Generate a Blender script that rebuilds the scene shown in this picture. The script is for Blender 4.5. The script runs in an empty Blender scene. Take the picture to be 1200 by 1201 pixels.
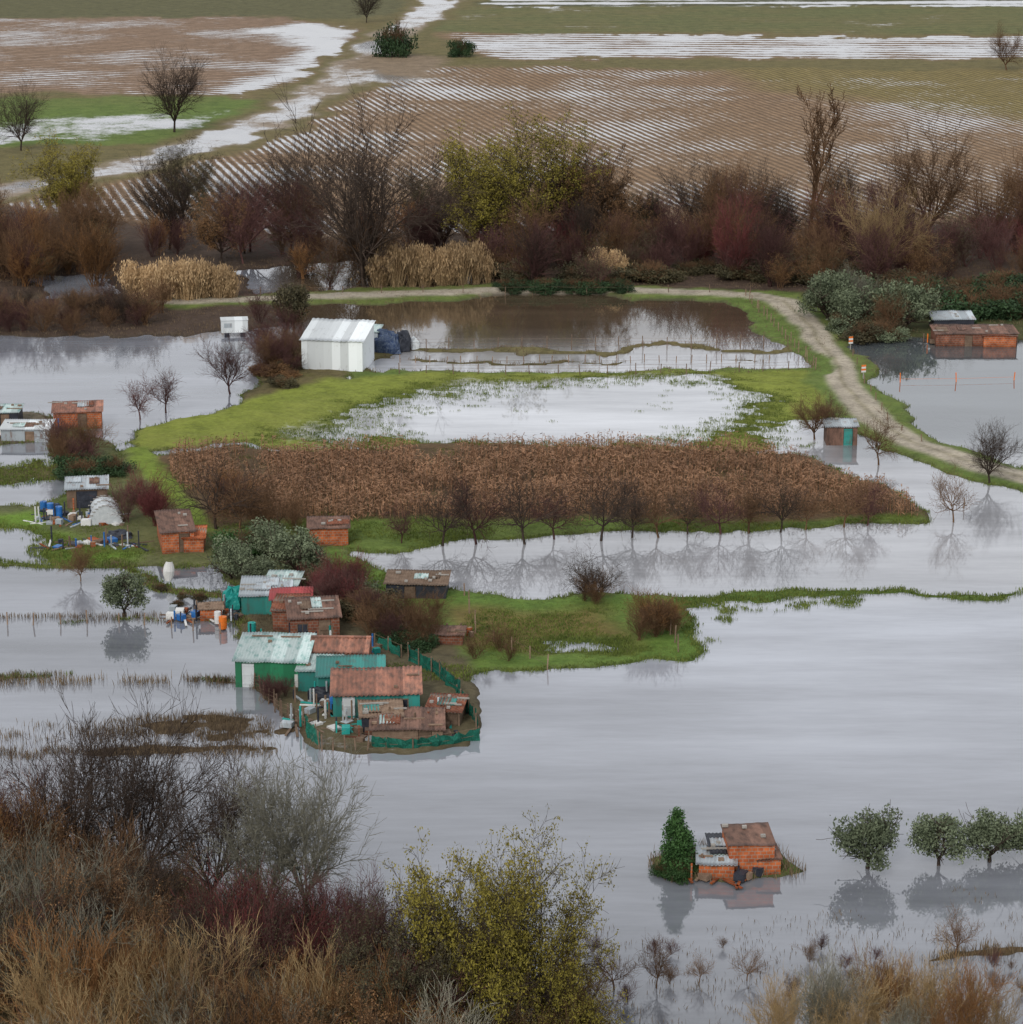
import bpy, math, random
import numpy as np
random.seed(7); np.random.seed(7)
RS=np.random.RandomState(11)
scene=bpy.context.scene
F=3000.0; H=60.0; TH=math.atan(850/3000.0); ST,CT=math.sin(TH),math.cos(TH)
def G(u,v,z=0.0):
    x=(u-600)/F; y=-(v-600)/F
    t=(H-z)/(ST-y*CT)
    return x*t,(CT+y*ST)*t
def S(v):
    return F*(ST+(v-600)/F*CT)/H
# ------------------------------------------------------------ camera
cam=bpy.data.cameras.new("camera"); camo=bpy.data.objects.new("camera",cam)
scene.collection.objects.link(camo); camo.location=(0,0,H); camo.rotation_euler=(math.pi/2-TH,0,0)
cam.sensor_width=36; cam.lens=90; cam.clip_end=60000; scene.camera=camo
# ------------------------------------------------------------ world / sun
w=bpy.data.worlds.new("World"); scene.world=w; w.use_nodes=True
nt=w.node_tree; nt.nodes.clear()
out=nt.nodes.new('ShaderNodeOutputWorld'); bg=nt.nodes.new('ShaderNodeBackground')
sky=nt.nodes.new('ShaderNodeTexSky'); sky.sky_type='NISHITA'; sky.sun_disc=False
SE,SR=math.radians(38),math.radians(200)
sky.sun_elevation=SE; sky.sun_rotation=SR; sky.dust_density=3; sky.air_density=1.0
hs=nt.nodes.new('ShaderNodeHueSaturation'); hs.inputs['Saturation'].default_value=0.3
mx=nt.nodes.new('ShaderNodeMix'); mx.data_type='RGBA'; mx.inputs['Factor'].default_value=0.65
mx.inputs['B'].default_value=(7.9,8.05,8.45,1)
nt.links.new(sky.outputs[0],hs.inputs['Color']); nt.links.new(hs.outputs[0],mx.inputs['A'])
nt.links.new(mx.outputs['Result'],bg.inputs[0]); bg.inputs[1].default_value=0.13
nt.links.new(bg.outputs[0],out.inputs[0])
sl=bpy.data.lights.new("sun",'SUN'); sl.energy=1.5; sl.angle=math.radians(14); sl.color=(1,0.96,0.9)
so=bpy.data.objects.new("sun",sl); scene.collection.objects.link(so)
sd_=(math.sin(SR)*math.cos(SE),math.cos(SR)*math.cos(SE),math.sin(SE))
from mathutils import Vector
so.rotation_euler=Vector(sd_).to_track_quat('Z','Y').to_euler()
scene.view_settings.view_transform='Standard'; scene.view_settings.look='None'; scene.view_settings.exposure=0
# ------------------------------------------------------------ materials
class N:
    def __init__(s,name):
        s.m=bpy.data.materials.new(name); s.m.use_nodes=True; s.t=s.m.node_tree; s.t.nodes.clear()
        s.out=s.t.nodes.new('ShaderNodeOutputMaterial')
    def n(s,typ,**k):
        x=s.t.nodes.new(typ)
        for a,b in k.items(): setattr(x,a,b)
        return x
    def l(s,a,b): s.t.links.new(a,b)
    def math(s,op,a,b=None,c=None,clamp=False):
        x=s.n('ShaderNodeMath',operation=op); x.use_clamp=clamp
        for i,q in enumerate((a,b,c)):
            if q is None: continue
            if isinstance(q,(int,float)): x.inputs[i].default_value=q
            else: s.l(q,x.inputs[i])
        return x.outputs[0]
    def mix(s,f,a,b,mode='MIX'):
        x=s.n('ShaderNodeMix',data_type='RGBA',blend_type=mode)
        for nm,q in (('Factor',f),('A',a),('B',b)):
            if isinstance(q,(int,float)): x.inputs[nm].default_value=q
            elif isinstance(q,tuple): x.inputs[nm].default_value=(*q[:3],1)
            else: s.l(q,x.inputs[nm])
        return x.outputs['Result']
    def noise(s,vec,scale,detail=3,rough=0.6):
        x=s.n('ShaderNodeTexNoise'); x.inputs['Scale'].default_value=scale; x.inputs['Detail'].default_value=detail
        x.inputs['Roughness'].default_value=rough
        if vec is not None: s.l(vec,x.inputs['Vector'])
        return x.outputs['Fac']
    def maprange(s,v,a,b,c=0.0,d=1.0):
        x=s.n('ShaderNodeMapRange'); s.l(v,x.inputs[0])
        for i,q in enumerate((a,b,c,d)): x.inputs[i+1].default_value=q
        return x.outputs[0]
    def bsdf(s,col,rough=0.8,normal=None,ior=None,metal=0.0,spec=None):
        x=s.n('ShaderNodeBsdfPrincipled')
        if isinstance(col,tuple): x.inputs['Base Color'].default_value=(*col[:3],1)
        else: s.l(col,x.inputs['Base Color'])
        if isinstance(rough,(int,float)): x.inputs['Roughness'].default_value=rough
        else: s.l(rough,x.inputs['Roughness'])
        x.inputs['Metallic'].default_value=metal
        if ior: x.inputs['IOR'].default_value=ior
        if spec is not None: x.inputs['Specular IOR Level'].default_value=spec
        if normal is not None: s.l(normal,x.inputs['Normal'])
        return x.outputs[0]
    def bump(s,h,strength,dist):
        x=s.n('ShaderNodeBump'); x.inputs['Strength'].default_value=strength; x.inputs['Distance'].default_value=dist
        s.l(h,x.inputs['Height']); return x.outputs[0]
    def done(s,sh): s.l(sh,s.out.inputs['Surface']); return s.m

def m_comb(m,r):
    x=m.n('ShaderNodeCombineColor'); 
    for i in range(3): m.l(r,x.inputs[i])
    return x.outputs[0]
def simple(name,c1,c2,scale=3.0,rough=0.85,randv=0.35,fine=25.0,coords='Object',spec=0.2,metal=0.0):
    m=N(name); tc=m.n('ShaderNodeTexCoord'); oi=m.n('ShaderNodeObjectInfo')
    a=m.noise(tc.outputs[coords],scale,2); b=m.noise(tc.outputs[coords],fine,1)
    f=m.math('ADD',m.math('MULTIPLY',a,0.6),m.math('MULTIPLY',b,0.5))
    f=m.maprange(f,0.35,0.75)
    c=m.mix(f,c1,c2)
    r=m.maprange(oi.outputs['Random'],0,1,1-randv,1+randv)
    c=m.mix(1.0,c,m_comb(m,r),'MULTIPLY')
    return m.done(m.bsdf(c,rough,spec=spec,metal=metal))
def leafmat(name,c1,c2,scale=1.2,randv=0.3):
    return simple(name,c1,c2,scale,0.7,randv,9.0,'Object',0.25)

def water_sh(m,colsock):
    geo=m.n('ShaderNodeNewGeometry'); mp=m.n('ShaderNodeMapping'); mp.inputs['Scale'].default_value=(1,0.45,1)
    m.l(geo.outputs['Position'],mp.inputs[0])
    a=m.noise(mp.outputs[0],1.3,3,0.6); b=m.noise(mp.outputs[0],0.05,3,0.6)
    st=m.maprange(b,0.38,0.68,0.08,1.3)
    h=m.math('MULTIPLY',a,st)
    nrm=m.bump(h,0.09,0.10)
    ro=m.maprange(b,0.35,0.7,0.01,0.07)
    mp2=m.n('ShaderNodeMapping'); mp2.inputs['Scale'].default_value=(0.02,0.10,1); m.l(geo.outputs['Position'],mp2.inputs[0])
    st2=m.noise(mp2.outputs[0],1.0,6,0.7)
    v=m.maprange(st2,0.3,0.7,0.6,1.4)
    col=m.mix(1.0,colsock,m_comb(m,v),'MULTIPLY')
    return m.bsdf(col,ro,nrm,ior=2.15)
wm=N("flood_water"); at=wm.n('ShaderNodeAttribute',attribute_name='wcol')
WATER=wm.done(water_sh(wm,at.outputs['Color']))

gm=N("ground_soil_grass")
ac=gm.n('ShaderNodeAttribute',attribute_name='gcol'); ax=gm.n('ShaderNodeAttribute',attribute_name='aux'); ar=gm.n('ShaderNodeAttribute',attribute_name='rowc')
sp=gm.n('ShaderNodeSeparateColor'); gm.l(ax.outputs['Color'],sp.inputs[0])
geo=gm.n('ShaderNodeNewGeometry'); P=geo.outputs['Position']
n1=gm.noise(P,0.35,5,0.65); n2=gm.noise(P,2.2,4,0.7); n3=gm.noise(P,0.03,4,0.6)
ph=gm.math('ADD',gm.math('MULTIPLY',ar.outputs['Fac'],6.28318),gm.math('ADD',gm.math('MULTIPLY',n3,1.5),gm.math('MULTIPLY',n1,0.5)))
row=gm.math('SINE',ph)
v=gm.math('ADD',gm.math('MULTIPLY',n1,0.9),gm.math('MULTIPLY',n2,0.9))
v=gm.maprange(v,0.45,1.35,0.35,1.6)
c=gm.mix(1.0,ac.outputs['Color'],m_comb(gm,v),'MULTIPLY')
dm=gm.maprange(gm.math('ADD',gm.math('MULTIPLY',n3,0.7),gm.math('MULTIPLY',n1,0.4)),0.48,0.72,0.0,0.7)
c=gm.mix(gm.math('MULTIPLY',dm,sp.outputs[2]),c,(0.16,0.12,0.055))
rr=gm.math('MULTIPLY',gm.math('MULTIPLY',row,sp.outputs[1]),0.38)
c=gm.mix(1.0,c,m_comb(gm,gm.math('ADD',1.0,rr)),'MULTIPLY')
nb=gm.bump(gm.math('ADD',n2,gm.math('MULTIPLY',n1,1.5)),0.6,0.15)
land=gm.bsdf(c,0.9,nb,spec=0.15)
wet=gm.math('ADD',sp.outputs[0],gm.math('MULTIPLY',gm.math('MULTIPLY',row,sp.outputs[1]),0.26))
wet=gm.math('ADD',wet,gm.math('MULTIPLY',gm.math('SUBTRACT',gm.math('ADD',gm.math('MULTIPLY',n3,1.3),gm.math('ADD',gm.math('MULTIPLY',n1,0.42),gm.math('MULTIPLY',n2,0.4))),1.06),1.0))
pm=gm.maprange(wet,0.50,0.67)
pud=gm.bsdf((0.27,0.265,0.27),0.12,ior=1.8)
ms=gm.n('ShaderNodeMixShader'); gm.l(pm,ms.inputs[0]); gm.l(land,ms.inputs[1]); gm.l(pud,ms.inputs[2])
GROUND=gm.done(ms.outputs[0])

def brick(name,c1,c2,mort,sc=1.0):
    m=N(name); tc=m.n('ShaderNodeTexCoord'); s=m.n('ShaderNodeSeparateXYZ'); m.l(tc.outputs['Object'],s.inputs[0])
    cb=m.n('ShaderNodeCombineXYZ'); m.l(m.math('ADD',s.outputs[0],s.outputs[1]),cb.inputs[0]); m.l(s.outputs[2],cb.inputs[1])
    b=m.n('ShaderNodeTexBrick'); m.l(cb.outputs[0],b.inputs[0]); b.inputs['Scale'].default_value=sc
    b.inputs['Color1'].default_value=(*c1,1); b.inputs['Color2'].default_value=(*c2,1); b.inputs['Mortar'].default_value=(*mort,1)
    b.inputs['Brick Width'].default_value=0.34; b.inputs['Row Height'].default_value=0.22; b.inputs['Mortar Size'].default_value=0.022
    n=m.noise(tc.outputs['Object'],1.6,4); d=m.maprange(n,0.3,0.7,0.5,1.25)
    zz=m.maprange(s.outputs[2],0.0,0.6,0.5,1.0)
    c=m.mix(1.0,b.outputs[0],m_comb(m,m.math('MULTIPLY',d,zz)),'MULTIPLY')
    return m.done(m.bsdf(c,0.9,spec=0.1))
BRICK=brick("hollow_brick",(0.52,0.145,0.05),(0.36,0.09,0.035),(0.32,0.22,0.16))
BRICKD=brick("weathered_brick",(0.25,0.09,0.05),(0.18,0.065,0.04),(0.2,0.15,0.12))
def sheet(name,c,rust=(0.16,0.07,0.035),amt=0.3,rough=0.55,seam=1.0):
    m=N(name); tc=m.n('ShaderNodeTexCoord'); s=m.n('ShaderNodeSeparateXYZ'); m.l(tc.outputs['Object'],s.inputs[0])
    mp=m.n('ShaderNodeMapping'); mp.inputs['Scale'].default_value=(1.6,0.7,0.7); m.l(tc.outputs['Object'],mp.inputs[0])
    n=m.noise(mp.outputs[0],1.3,5,0.7); f=m.maprange(n,0.62-amt*0.4,0.8-amt*0.35)
    fl=m.math('FLOOR',m.math('DIVIDE',s.outputs[0],0.9)); wn=m.n('ShaderNodeTexWhiteNoise'); wn.noise_dimensions='1D'; m.l(fl,wn.inputs['W'])
    pv=m.maprange(wn.outputs[0],0,1,0.65,1.2)
    cc=m.mix(f,c,rust); cc=m.mix(1.0,cc,m_comb(m,pv),'MULTIPLY')
    return m.done(m.bsdf(cc,rough,spec=0.4))
WHITE=sheet("white_sheet",(0.72,0.76,0.77),(0.45,0.46,0.45),0.1)
GREY=sheet("galvanised_sheet",(0.42,0.47,0.5),(0.2,0.1,0.06),0.25,0.4)
PALE=sheet("pale_fibre_sheet",(0.5,0.6,0.58),(0.12,0.3,0.27),0.35,0.5)
GREEN=sheet("green_sheet",(0.02,0.19,0.085),(0.02,0.09,0.05),0.3)
TEAL=sheet("teal_sheet",(0.03,0.23,0.2),(0.08,0.12,0.1),0.3)
RUST=sheet("rusty_sheet",(0.22,0.12,0.085),(0.09,0.05,0.035),0.5,0.8)
REDS=sheet("red_sheet",(0.38,0.045,0.045),(0.2,0.06,0.05),0.2)
TILE=sheet("terracotta_tile",(0.40,0.18,0.12),(0.18,0.10,0.075),0.55,0.85)
WOOD=simple("old_wood",(0.10,0.065,0.045),(0.24,0.17,0.12),2,0.9,0.3)
DARK=simple("dark_tarp",(0.012,0.014,0.02),(0.05,0.055,0.07),2,0.5,0.2)
BTARP=simple("blue_grey_tarp",(0.012,0.03,0.09),(0.10,0.13,0.18),3,0.45,0.2,6)
BLUE=simple("blue_plastic",(0.01,0.08,0.28),(0.03,0.16,0.42),2,0.4,0.2,spec=0.5)
PWHITE=simple("white_plastic",(0.5,0.5,0.48),(0.7,0.7,0.68),1,0.5,0.1)
YEL=simple("yellow_plastic",(0.6,0.35,0.02),(0.7,0.45,0.04),1,0.5,0.1)
TEALP=simple("teal_plastic",(0.01,0.22,0.2),(0.03,0.3,0.26),1,0.5,0.1)
ORANGE=simple("orange_plastic",(0.6,0.13,0.02),(0.7,0.2,0.03),1,0.5,0.1)
PLAS=simple("greenhouse_film",(0.36,0.4,0.42),(0.62,0.65,0.66),2.5,0.35,0.1,spec=0.6)
CONC=simple("concrete",(0.22,0.21,0.19),(0.36,0.34,0.31),2,0.9,0.1)
NET=simple("green_netting",(0.005,0.06,0.04),(0.02,0.17,0.12),3,0.8,0.15,12)
def bark(n,a,b): return simple(n,a,b,1.5,0.9,0.3,8,'Object',0.1)
B_DARK=bark("bark_dark",(0.026,0.020,0.016),(0.078,0.056,0.044))
B_GREY=bark("bark_lichen",(0.13,0.125,0.095),(0.30,0.285,0.22))
B_PURP=bark("twig_purple",(0.055,0.027,0.026),(0.13,0.065,0.058))
B_BROWN=bark("twig_brown",(0.075,0.044,0.025),(0.19,0.11,0.06))
B_ORAN=bark("twig_orange",(0.14,0.068,0.028),(0.28,0.145,0.06))
B_TAN=bark("twig_tan",(0.24,0.16,0.075),(0.43,0.31,0.16))
B_RED=bark("twig_red",(0.10,0.028,0.03),(0.20,0.065,0.06))
L_OLIVE=leafmat("leaf_olive",(0.04,0.055,0.028),(0.17,0.20,0.12))
L_YEL=leafmat("leaf_yellowgreen",(0.08,0.07,0.012),(0.27,0.225,0.035))
L_DARK=leafmat("leaf_evergreen",(0.010,0.025,0.012),(0.045,0.085,0.03))
L_GREEN=leafmat("leaf_green",(0.012,0.036,0.01),(0.05,0.11,0.028))
L_BROWN=leafmat("leaf_brown",(0.085,0.045,0.02),(0.24,0.13,0.055))
L_BRMB=leafmat("leaf_bramble",(0.03,0.032,0.018),(0.10,0.08,0.038))
STRAW=leafmat("cane_straw",(0.26,0.16,0.075),(0.54,0.39,0.22),0.9)
CORNM=leafmat("corn_dry",(0.07,0.036,0.02),(0.28,0.155,0.085),0.35)
GRASSM=simple("grass_blades",(0.05,0.08,0.015),(0.16,0.19,0.04),0.2,0.8,0.2,3)
WEEDM=simple("weed_brown",(0.07,0.05,0.033),(0.20,0.145,0.085),0.2,0.8,0.2,3)
# ------------------------------------------------------------ helpers
def mesh_np(name,verts,faces_quads=None,tris=None,mats=(),midx=None,smooth=False):
    me=bpy.data.meshes.new(name); verts=np.asarray(verts,dtype=np.float32)
    me.vertices.add(len(verts)); me.vertices.foreach_set('co',verts.ravel())
    loops=[];starts=[];o=0
    if faces_quads is not None and len(faces_quads):
        q=np.asarray(faces_quads,dtype=np.int32); loops.append(q.ravel()); starts.append(np.arange(len(q))*4); o=len(q)*4
    if tris is not None and len(tris):
        t=np.asarray(tris,dtype=np.int32); loops.append(t.ravel()); starts.append(o+np.arange(len(t))*3)
    L=np.concatenate(loops).astype(np.int32); St=np.concatenate(starts).astype(np.int32)
    me.loops.add(len(L)); me.loops.foreach_set('vertex_index',L)
    me.polygons.add(len(St)); me.polygons.foreach_set('loop_start',St)
    for m in mats: me.materials.append(m)
    if midx is not None: me.polygons.foreach_set('material_index',np.asarray(midx,dtype=np.int32))
    if smooth: me.polygons.foreach_set('use_smooth',np.ones(len(St),dtype=bool))
    me.update(calc_edges=True); return me
def obj(name,me,loc=(0,0,0),rot=0,scale=(1,1,1),parent=None):
    o=bpy.data.objects.new(name,me); scene.collection.objects.link(o)
    o.location=loc; o.rotation_euler=(0,0,rot); o.scale=scale
    if parent: o.parent=parent
    return o
def empty(name,loc=(0,0,0),rot=0): 
    o=obj(name,None,loc,rot); o.empty_display_size=0.5; return o
_tab=RS.rand(256,256)*2-1
def vn(x,y,s=0):
    xi=np.floor(x).astype(np.int64); yi=np.floor(y).astype(np.int64); fx=x-xi; fy=y-yi
    fx=fx*fx*(3-2*fx); fy=fy*fy*(3-2*fy)
    a=_tab[(xi+s*37)%256,(yi+s*91)%256]; b=_tab[(xi+1+s*37)%256,(yi+s*91)%256]
    c=_tab[(xi+s*37)%256,(yi+1+s*91)%256]; d=_tab[(xi+1+s*37)%256,(yi+1+s*91)%256]
    return (a*(1-fx)+b*fx)*(1-fy)+(c*(1-fx)+d*fx)*fy
def fbm(x,y,sc,s=0,o=4):
    r=0;a=1;t=0
    for i in range(o):
        r=r+a*vn(x/sc+13.7*i,y/sc+7.1*i,s+i); t+=a; a*=0.55; sc*=0.5
    return r/t*1.6
# ------------------------------------------------------------ ground
us=np.concatenate([np.arange(-1600,-60,20),np.arange(-60,1262,2),np.arange(1280,2800,20)]).astype(float)
vs=np.concatenate([np.array([-246,-242,-235,-225,-210,-190,-160,-130,-100,-75,-50,-35,-20,-12]),np.arange(-6,1214,2),np.array([1230,1260,1300,1400,1600,2000,2600])]).astype(float)
nu,nv=len(us),len(vs)
U,V=np.meshgrid(us,vs)
xx=(U-600)/F; yy=-(V-600)/F; T=H/(ST-yy*CT); X=xx*T; Y=(CT+yy*ST)*T
wx=X+fbm(X,Y,9,1,5)*1.5*np.clip(T/200,0.5,2); wy=Y+fbm(X,Y,9,5,5)*2.4*np.clip(T/200,0.5,3)
Lv=np.full(X.shape,-1.0); COL=np.zeros(X.shape+(3,)); COL[:]=(0.12,0.10,0.07)
AUX=np.zeros(X.shape+(3,)); ROW=np.zeros(X.shape)
def pts_w(p): return np.array([G(a,b) for a,b in p])
def sdf(p,closed=True,pad=12):
    W=pts_w(p); lo=W.min(0)-pad; hi=W.max(0)+pad
    msk=(wx>lo[0])&(wx<hi[0])&(wy>lo[1])&(wy<hi[1])
    x=wx[msk]; y=wy[msk]; d=np.full(x.shape,1e12); ins=np.zeros(x.shape,bool)
    n=len(W)
    for i in range(n if closed else n-1):
        a=W[i]; b=W[(i+1)%n]; e=b-a; px=x-a[0]; py=y-a[1]
        t=np.clip((px*e[0]+py*e[1])/(e@e+1e-9),0,1)
        d=np.minimum(d,(px-t*e[0])**2+(py-t*e[1])**2)
        if closed:
            c=((a[1]>y)!=(b[1]>y))
            ins^=c&(x<(e[0])*(y-a[1])/(e[1] if abs(e[1])>1e-9 else 1e-9)+a[0])
    d=np.sqrt(d)
    if closed: d=np.where(ins,d,-d)
    return msk,d
def paint(p,level=None,col=None,soft=1.5,wet=0.0,rows=0.0,rowdir=None,sp_=1.5,half=None,grass=None):
    msk,d=sdf(p,half is None)
    if half is not None: d=half-d
    m=np.clip(d/soft+0.5,0,1); m=m*m*(3-2*m)
    if level is not None: Lv[msk]=Lv[msk]*(1-m)+level*m
    if col is not None:
        COL[msk]=COL[msk]*(1-m[:,None])+np.array(col)*m[:,None]
    a=AUX[msk]; tgt=np.array([wet if wet is not None else 0,rows or 0,grass or 0.0])
    mm=m[:,None].repeat(3,1)
    if wet is None: mm=mm*np.array([0,1,1])
    if rows is None: mm=mm*np.array([1,0,1])
    AUX[msk]=a*(1-mm)+tgt*mm
    if rowdir is not None:
        dx,dy=rowdir; l=math.hypot(dx,dy); nx,ny=-dy/l,dx/l
        r=ROW[msk]; k=d>-soft; r[k]=((X[msk]*nx+Y[msk]*ny)/sp_)[k]; ROW[msk]=r
BR=(0.19,0.125,0.075); GR=(0.10,0.145,0.032); YG=(0.175,0.205,0.035); DG=(0.07,0.09,0.025); DK=(0.065,0.044,0.032); OLV=(0.125,0.108,0.045)
D1=(40,-155); D2=(100,-6); D3=(100,-30)
paint([(-1600,-245),(2800,-245),(2800,345),(-1600,350)],1,OLV,6,0.1,0,grass=.8)
paint([(-1600,-2),(480,-2),(470,22),(-1600,24)],1,(0.10,0.095,0.045),6,0.15,0.3,D2,4)
paint([(-1600,24),(340,22),(425,40),(400,78),(290,112),(-1600,110)],1,(0.20,0.135,0.09),5,0.36,0.7,D3,3.2)
paint([(350,27),(425,38),(400,75),(370,92),(290,112),(265,105),(330,80),(370,55),(300,36)],1,BR,14,0.85,0.5)
paint([(-1600,111),(320,116),(345,126),(180,172),(-1600,196)],1,GR,4,0.1,0,grass=.5)
paint([(-300,150),(20,140),(180,133),(310,124),(240,150),(100,168),(-300,185)],1,GR,12,0.66,0)
paint([(470,78),(700,76),(1300,88),(2800,130),(2800,300),(-400,310),(-100,250),(150,208),(300,168),(400,125)],1,BR,6,0.345,0.85,D1,1.5,grass=.25)
paint([(430,70),(560,78),(520,110),(430,140),(330,175),(240,200),(180,215),(260,180),(390,120)],1,BR,16,0.50,None)
paint([(60,215),(280,200),(420,250),(640,270),(640,330),(60,330)],1,BR,25,0.42,None)
paint([(820,74),(2800,100),(2800,180),(1250,150),(900,105)],1,(0.165,0.13,0.05),20,0.25,None,grass=.5)
paint([(500,10),(2800,10),(2800,43),(510,40)],1,(0.11,0.115,0.045),5,0.25,0.3,D2,5,grass=.7)
paint([(520,40),(900,44),(2800,44),(2800,75),(560,70)],1,BR,6,0.66,0.6,D2,5.5)
paint([(580,-30),(2800,-30),(2800,9),(560,9)],1,(0.09,0.09,0.04),6,0.62,0.7,(100,4),14)
paint([(480,70),(600,72),(2800,80),(2800,88),(1200,84),(480,80)],1,OLV,5,0.1,0,grass=.5)
trk=[(520,2),(480,30),(440,62),(400,95),(340,132),(270,163),(150,197),(0,228),(-300,270)]
paint(trk,1,OLV,5,0.2,0,half=9,grass=.6)
paint(trk,1,(0.26,0.21,0.16),4,0.60,0,half=5)
paint([(420,60),(520,70),(510,92),(440,100),(400,95)],1,(0.2,0.15,0.1),8,0.52,0)
paint([(-1600,240),(0,238),(150,262),(400,285),(700,275),(900,272),(1250,262),(2800,260),(2800,350),(-1600,350)],.6,DK,8,0.12,0)
paint([(270,318),(400,305),(560,318),(560,340),(300,345)],-.4,DK,6,0,0)
paint([(40,320),(130,318),(150,345),(60,350)],-.3,DK,5,0,0)
paint([(-1600,345),(200,352),(300,352),(345,372),(320,386),(200,392),(-1600,402)],.5,DK,3,0.1,0)
paint([(905,345),(1200,350),(2800,350),(2800,390),(1240,398),(1060,404),(1020,408),(960,375)],.6,(0.06,0.065,0.025),3)
paint([(330,398),(360,384),(430,388),(440,437),(400,441),(340,460),(300,470),(268,478),(290,450),(320,420)],.6,(0.11,0.09,0.04),2)
paint([(428,437),(470,409),(700,408),(935,407)],.55,OLV,1.2,0,0,half=1.2,grass=.4)
paint([(470,424),(700,424),(900,424)],-.02,OLV,1.5,0,0,half=1.0,grass=.4)
paint([(425,441),(700,441),(960,437)],.6,GR,1.5,0,0,half=1.8)
paint([(140,525),(160,502),(230,485),(300,470),(370,443),(960,438),(992,470),(990,505),(950,524),(400,526)],.7,YG,2,0.22,0,grass=.5)
paint([(270,523),(360,488),(430,458),(530,446),(880,444),(940,470),(940,500),(850,520)],.2,YG,9,0.42,0,grass=.4)
paint([(310,522),(400,490),(450,465),(560,449),(850,446),(870,470),(905,492),(850,505),(830,520)],-.06,YG,10,0.48,0,grass=.2)
paint([(420,516),(500,480),(610,455),(850,448),(862,478),(815,517),(560,524)],-.75,YG,13,.5,0)
paint([(890,500),(930,485),(1000,488),(1000,524),(900,524)],-.5,YG,5,0,0)
paint([(165,530),(850,522),(965,532),(1085,592),(1088,608),(850,618),(640,626),(400,635),(240,620),(185,580)],.45,(0.10,0.065,0.035),2)
paint([(240,618),(400,612),(860,614),(1000,604),(1085,602),(1080,609),(850,622),(700,628),(520,636),(400,650),(250,640)],.28,(0.10,0.15,0.03),2,0.2,0,grass=.3)
road=[(-300,372),(0,366),(200,356),(400,348),(600,343),(760,343),(880,348),(915,355),(935,372),(952,392),(968,412),(985,440),(1002,470),(1025,496),(1065,520),(1130,543),(1200,562),(1400,620),(1800,760)]
paint(road[2:],.75,GR,1.6,0,0,half=3.6,grass=.5)
sx,sy=wx,wy; wx=X+(wx-X)*.25; wy=Y+(wy-Y)*.25
paint(road[2:],1,(0.34,0.30,0.235),1.0,0.30,0,half=1.75)
paint(road[6:],1,(0.22,0.195,0.13),.7,0.0,0,half=0.22)
wx,wy=sx,sy
paint([(875,352),(905,385),(935,410),(960,438)],.6,GR,1.2,0,0,half=1.3)
paint([(-300,488),(100,484),(140,500),(60,522),(-300,528)],.2,(0.12,0.10,0.07),2)
paint([(60,500),(150,528),(200,570),(240,615),(330,620),(380,640),(440,655),(400,700),(350,720),(280,690),(250,660),(60,662),(-300,664),(-300,598),(60,590),(95,560),(50,540)],.40,(0.10,0.11,0.045),2,0.3,0,grass=.5)
paint([(-300,610),(60,600),(70,590),(50,625),(160,640),(150,655),(-300,656)],.3,(0.11,0.19,0.025),3,0.2,0,grass=.2)
paint([(-200,622),(40,622),(60,640),(40,655),(-200,655)],-.3,GR,4,0,0)
paint([(-300,545),(70,545),(90,560),(60,572),(-300,566)],-.02,OLV,2.5)
paint([(150,524),(185,560),(215,590),(240,618)],.7,(0.14,0.19,0.03),1.2,0,0,half=1.1)
paint([(380,645),(450,660),(500,690),(700,700),(830,693),(1210,686),(2800,684),(2800,689),(1210,693),(900,701),(800,714),(832,762),(828,775),(700,786),(560,795),(520,775),(440,740),(400,700)],.45,(0.095,0.155,0.03),2,.15,0,grass=.4)
paint([(520,712),(690,712),(745,742),(740,768),(640,768),(530,752)],.12,(0.15,0.12,0.04),3,0.38,0,grass=.5)
paint([(640,745),(735,745),(735,768),(660,768)],-.15,GR,3)
paint([(790,700),(1000,694),(1210,690),(1210,704),(980,716),(880,742),(835,780)],-.20,(0.085,0.17,0.03),7)
paint([(290,685),(400,690),(470,720),(520,745),(560,792),(572,858),(560,880),(430,884),(365,880),(335,850),(282,806),(275,745)],.36,(0.10,0.085,0.05),1.5,0.33,0,grass=.3)
for l,h,lv in (([(-300,726),(150,723),(290,738)],.5,-.22),([(-300,802),(130,797),(285,800)],.7,-.2),([(-300,868),(150,858),(310,860)],2.2,-.22),([(-300,893),(150,884),(330,882)],1.2,-.08),([(130,655),(200,690),(290,700)],1.0,.1)):
    paint(l,lv,(0.13,0.09,0.05),1.5,0,0,half=h)
paint([(768,1012),(812,1002),(905,998),(932,1020),(915,1034),(800,1037),(770,1026)],.5,(0.09,0.12,0.03),1,grass=.4)
paint([(1050,1128),(1130,1122),(1300,1118),(1300,1127),(1080,1135)],.0,(0.12,0.08,0.04),1.2)
paint([(-1600,930),(-60,950),(80,985),(230,1040),(420,1120),(500,1175),(700,1225),(900,1250),(2800,1320),(2800,2700),(-1600,2700)],.8,(0.10,0.08,0.04),3,grass=.5)
z=Lv*0.30+fbm(X,Y,5,9,5)*0.085+0.02
meadow=(V>430)&(V<530)
z=z+np.where(meadow,np.sin(X*1.0+Y*2.2+fbm(X,Y,6,2)*2)*0.03+fbm(X,Y,2.2,4,3)*.05,0)
far=np.clip((T-900)/3000,0,1); z=z+far*3
z=np.where(T>420,np.maximum(z,0.05),z)
idx=np.arange(nu*nv).reshape(nv,nu)
q=np.stack([idx[1:,:-1],idx[1:,1:],idx[:-1,1:],idx[:-1,:-1]],-1).reshape(-1,4)
me=mesh_np("ground",np.stack([X,Y,z],-1).reshape(-1,3),q,mats=[GROUND],smooth=True)
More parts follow.
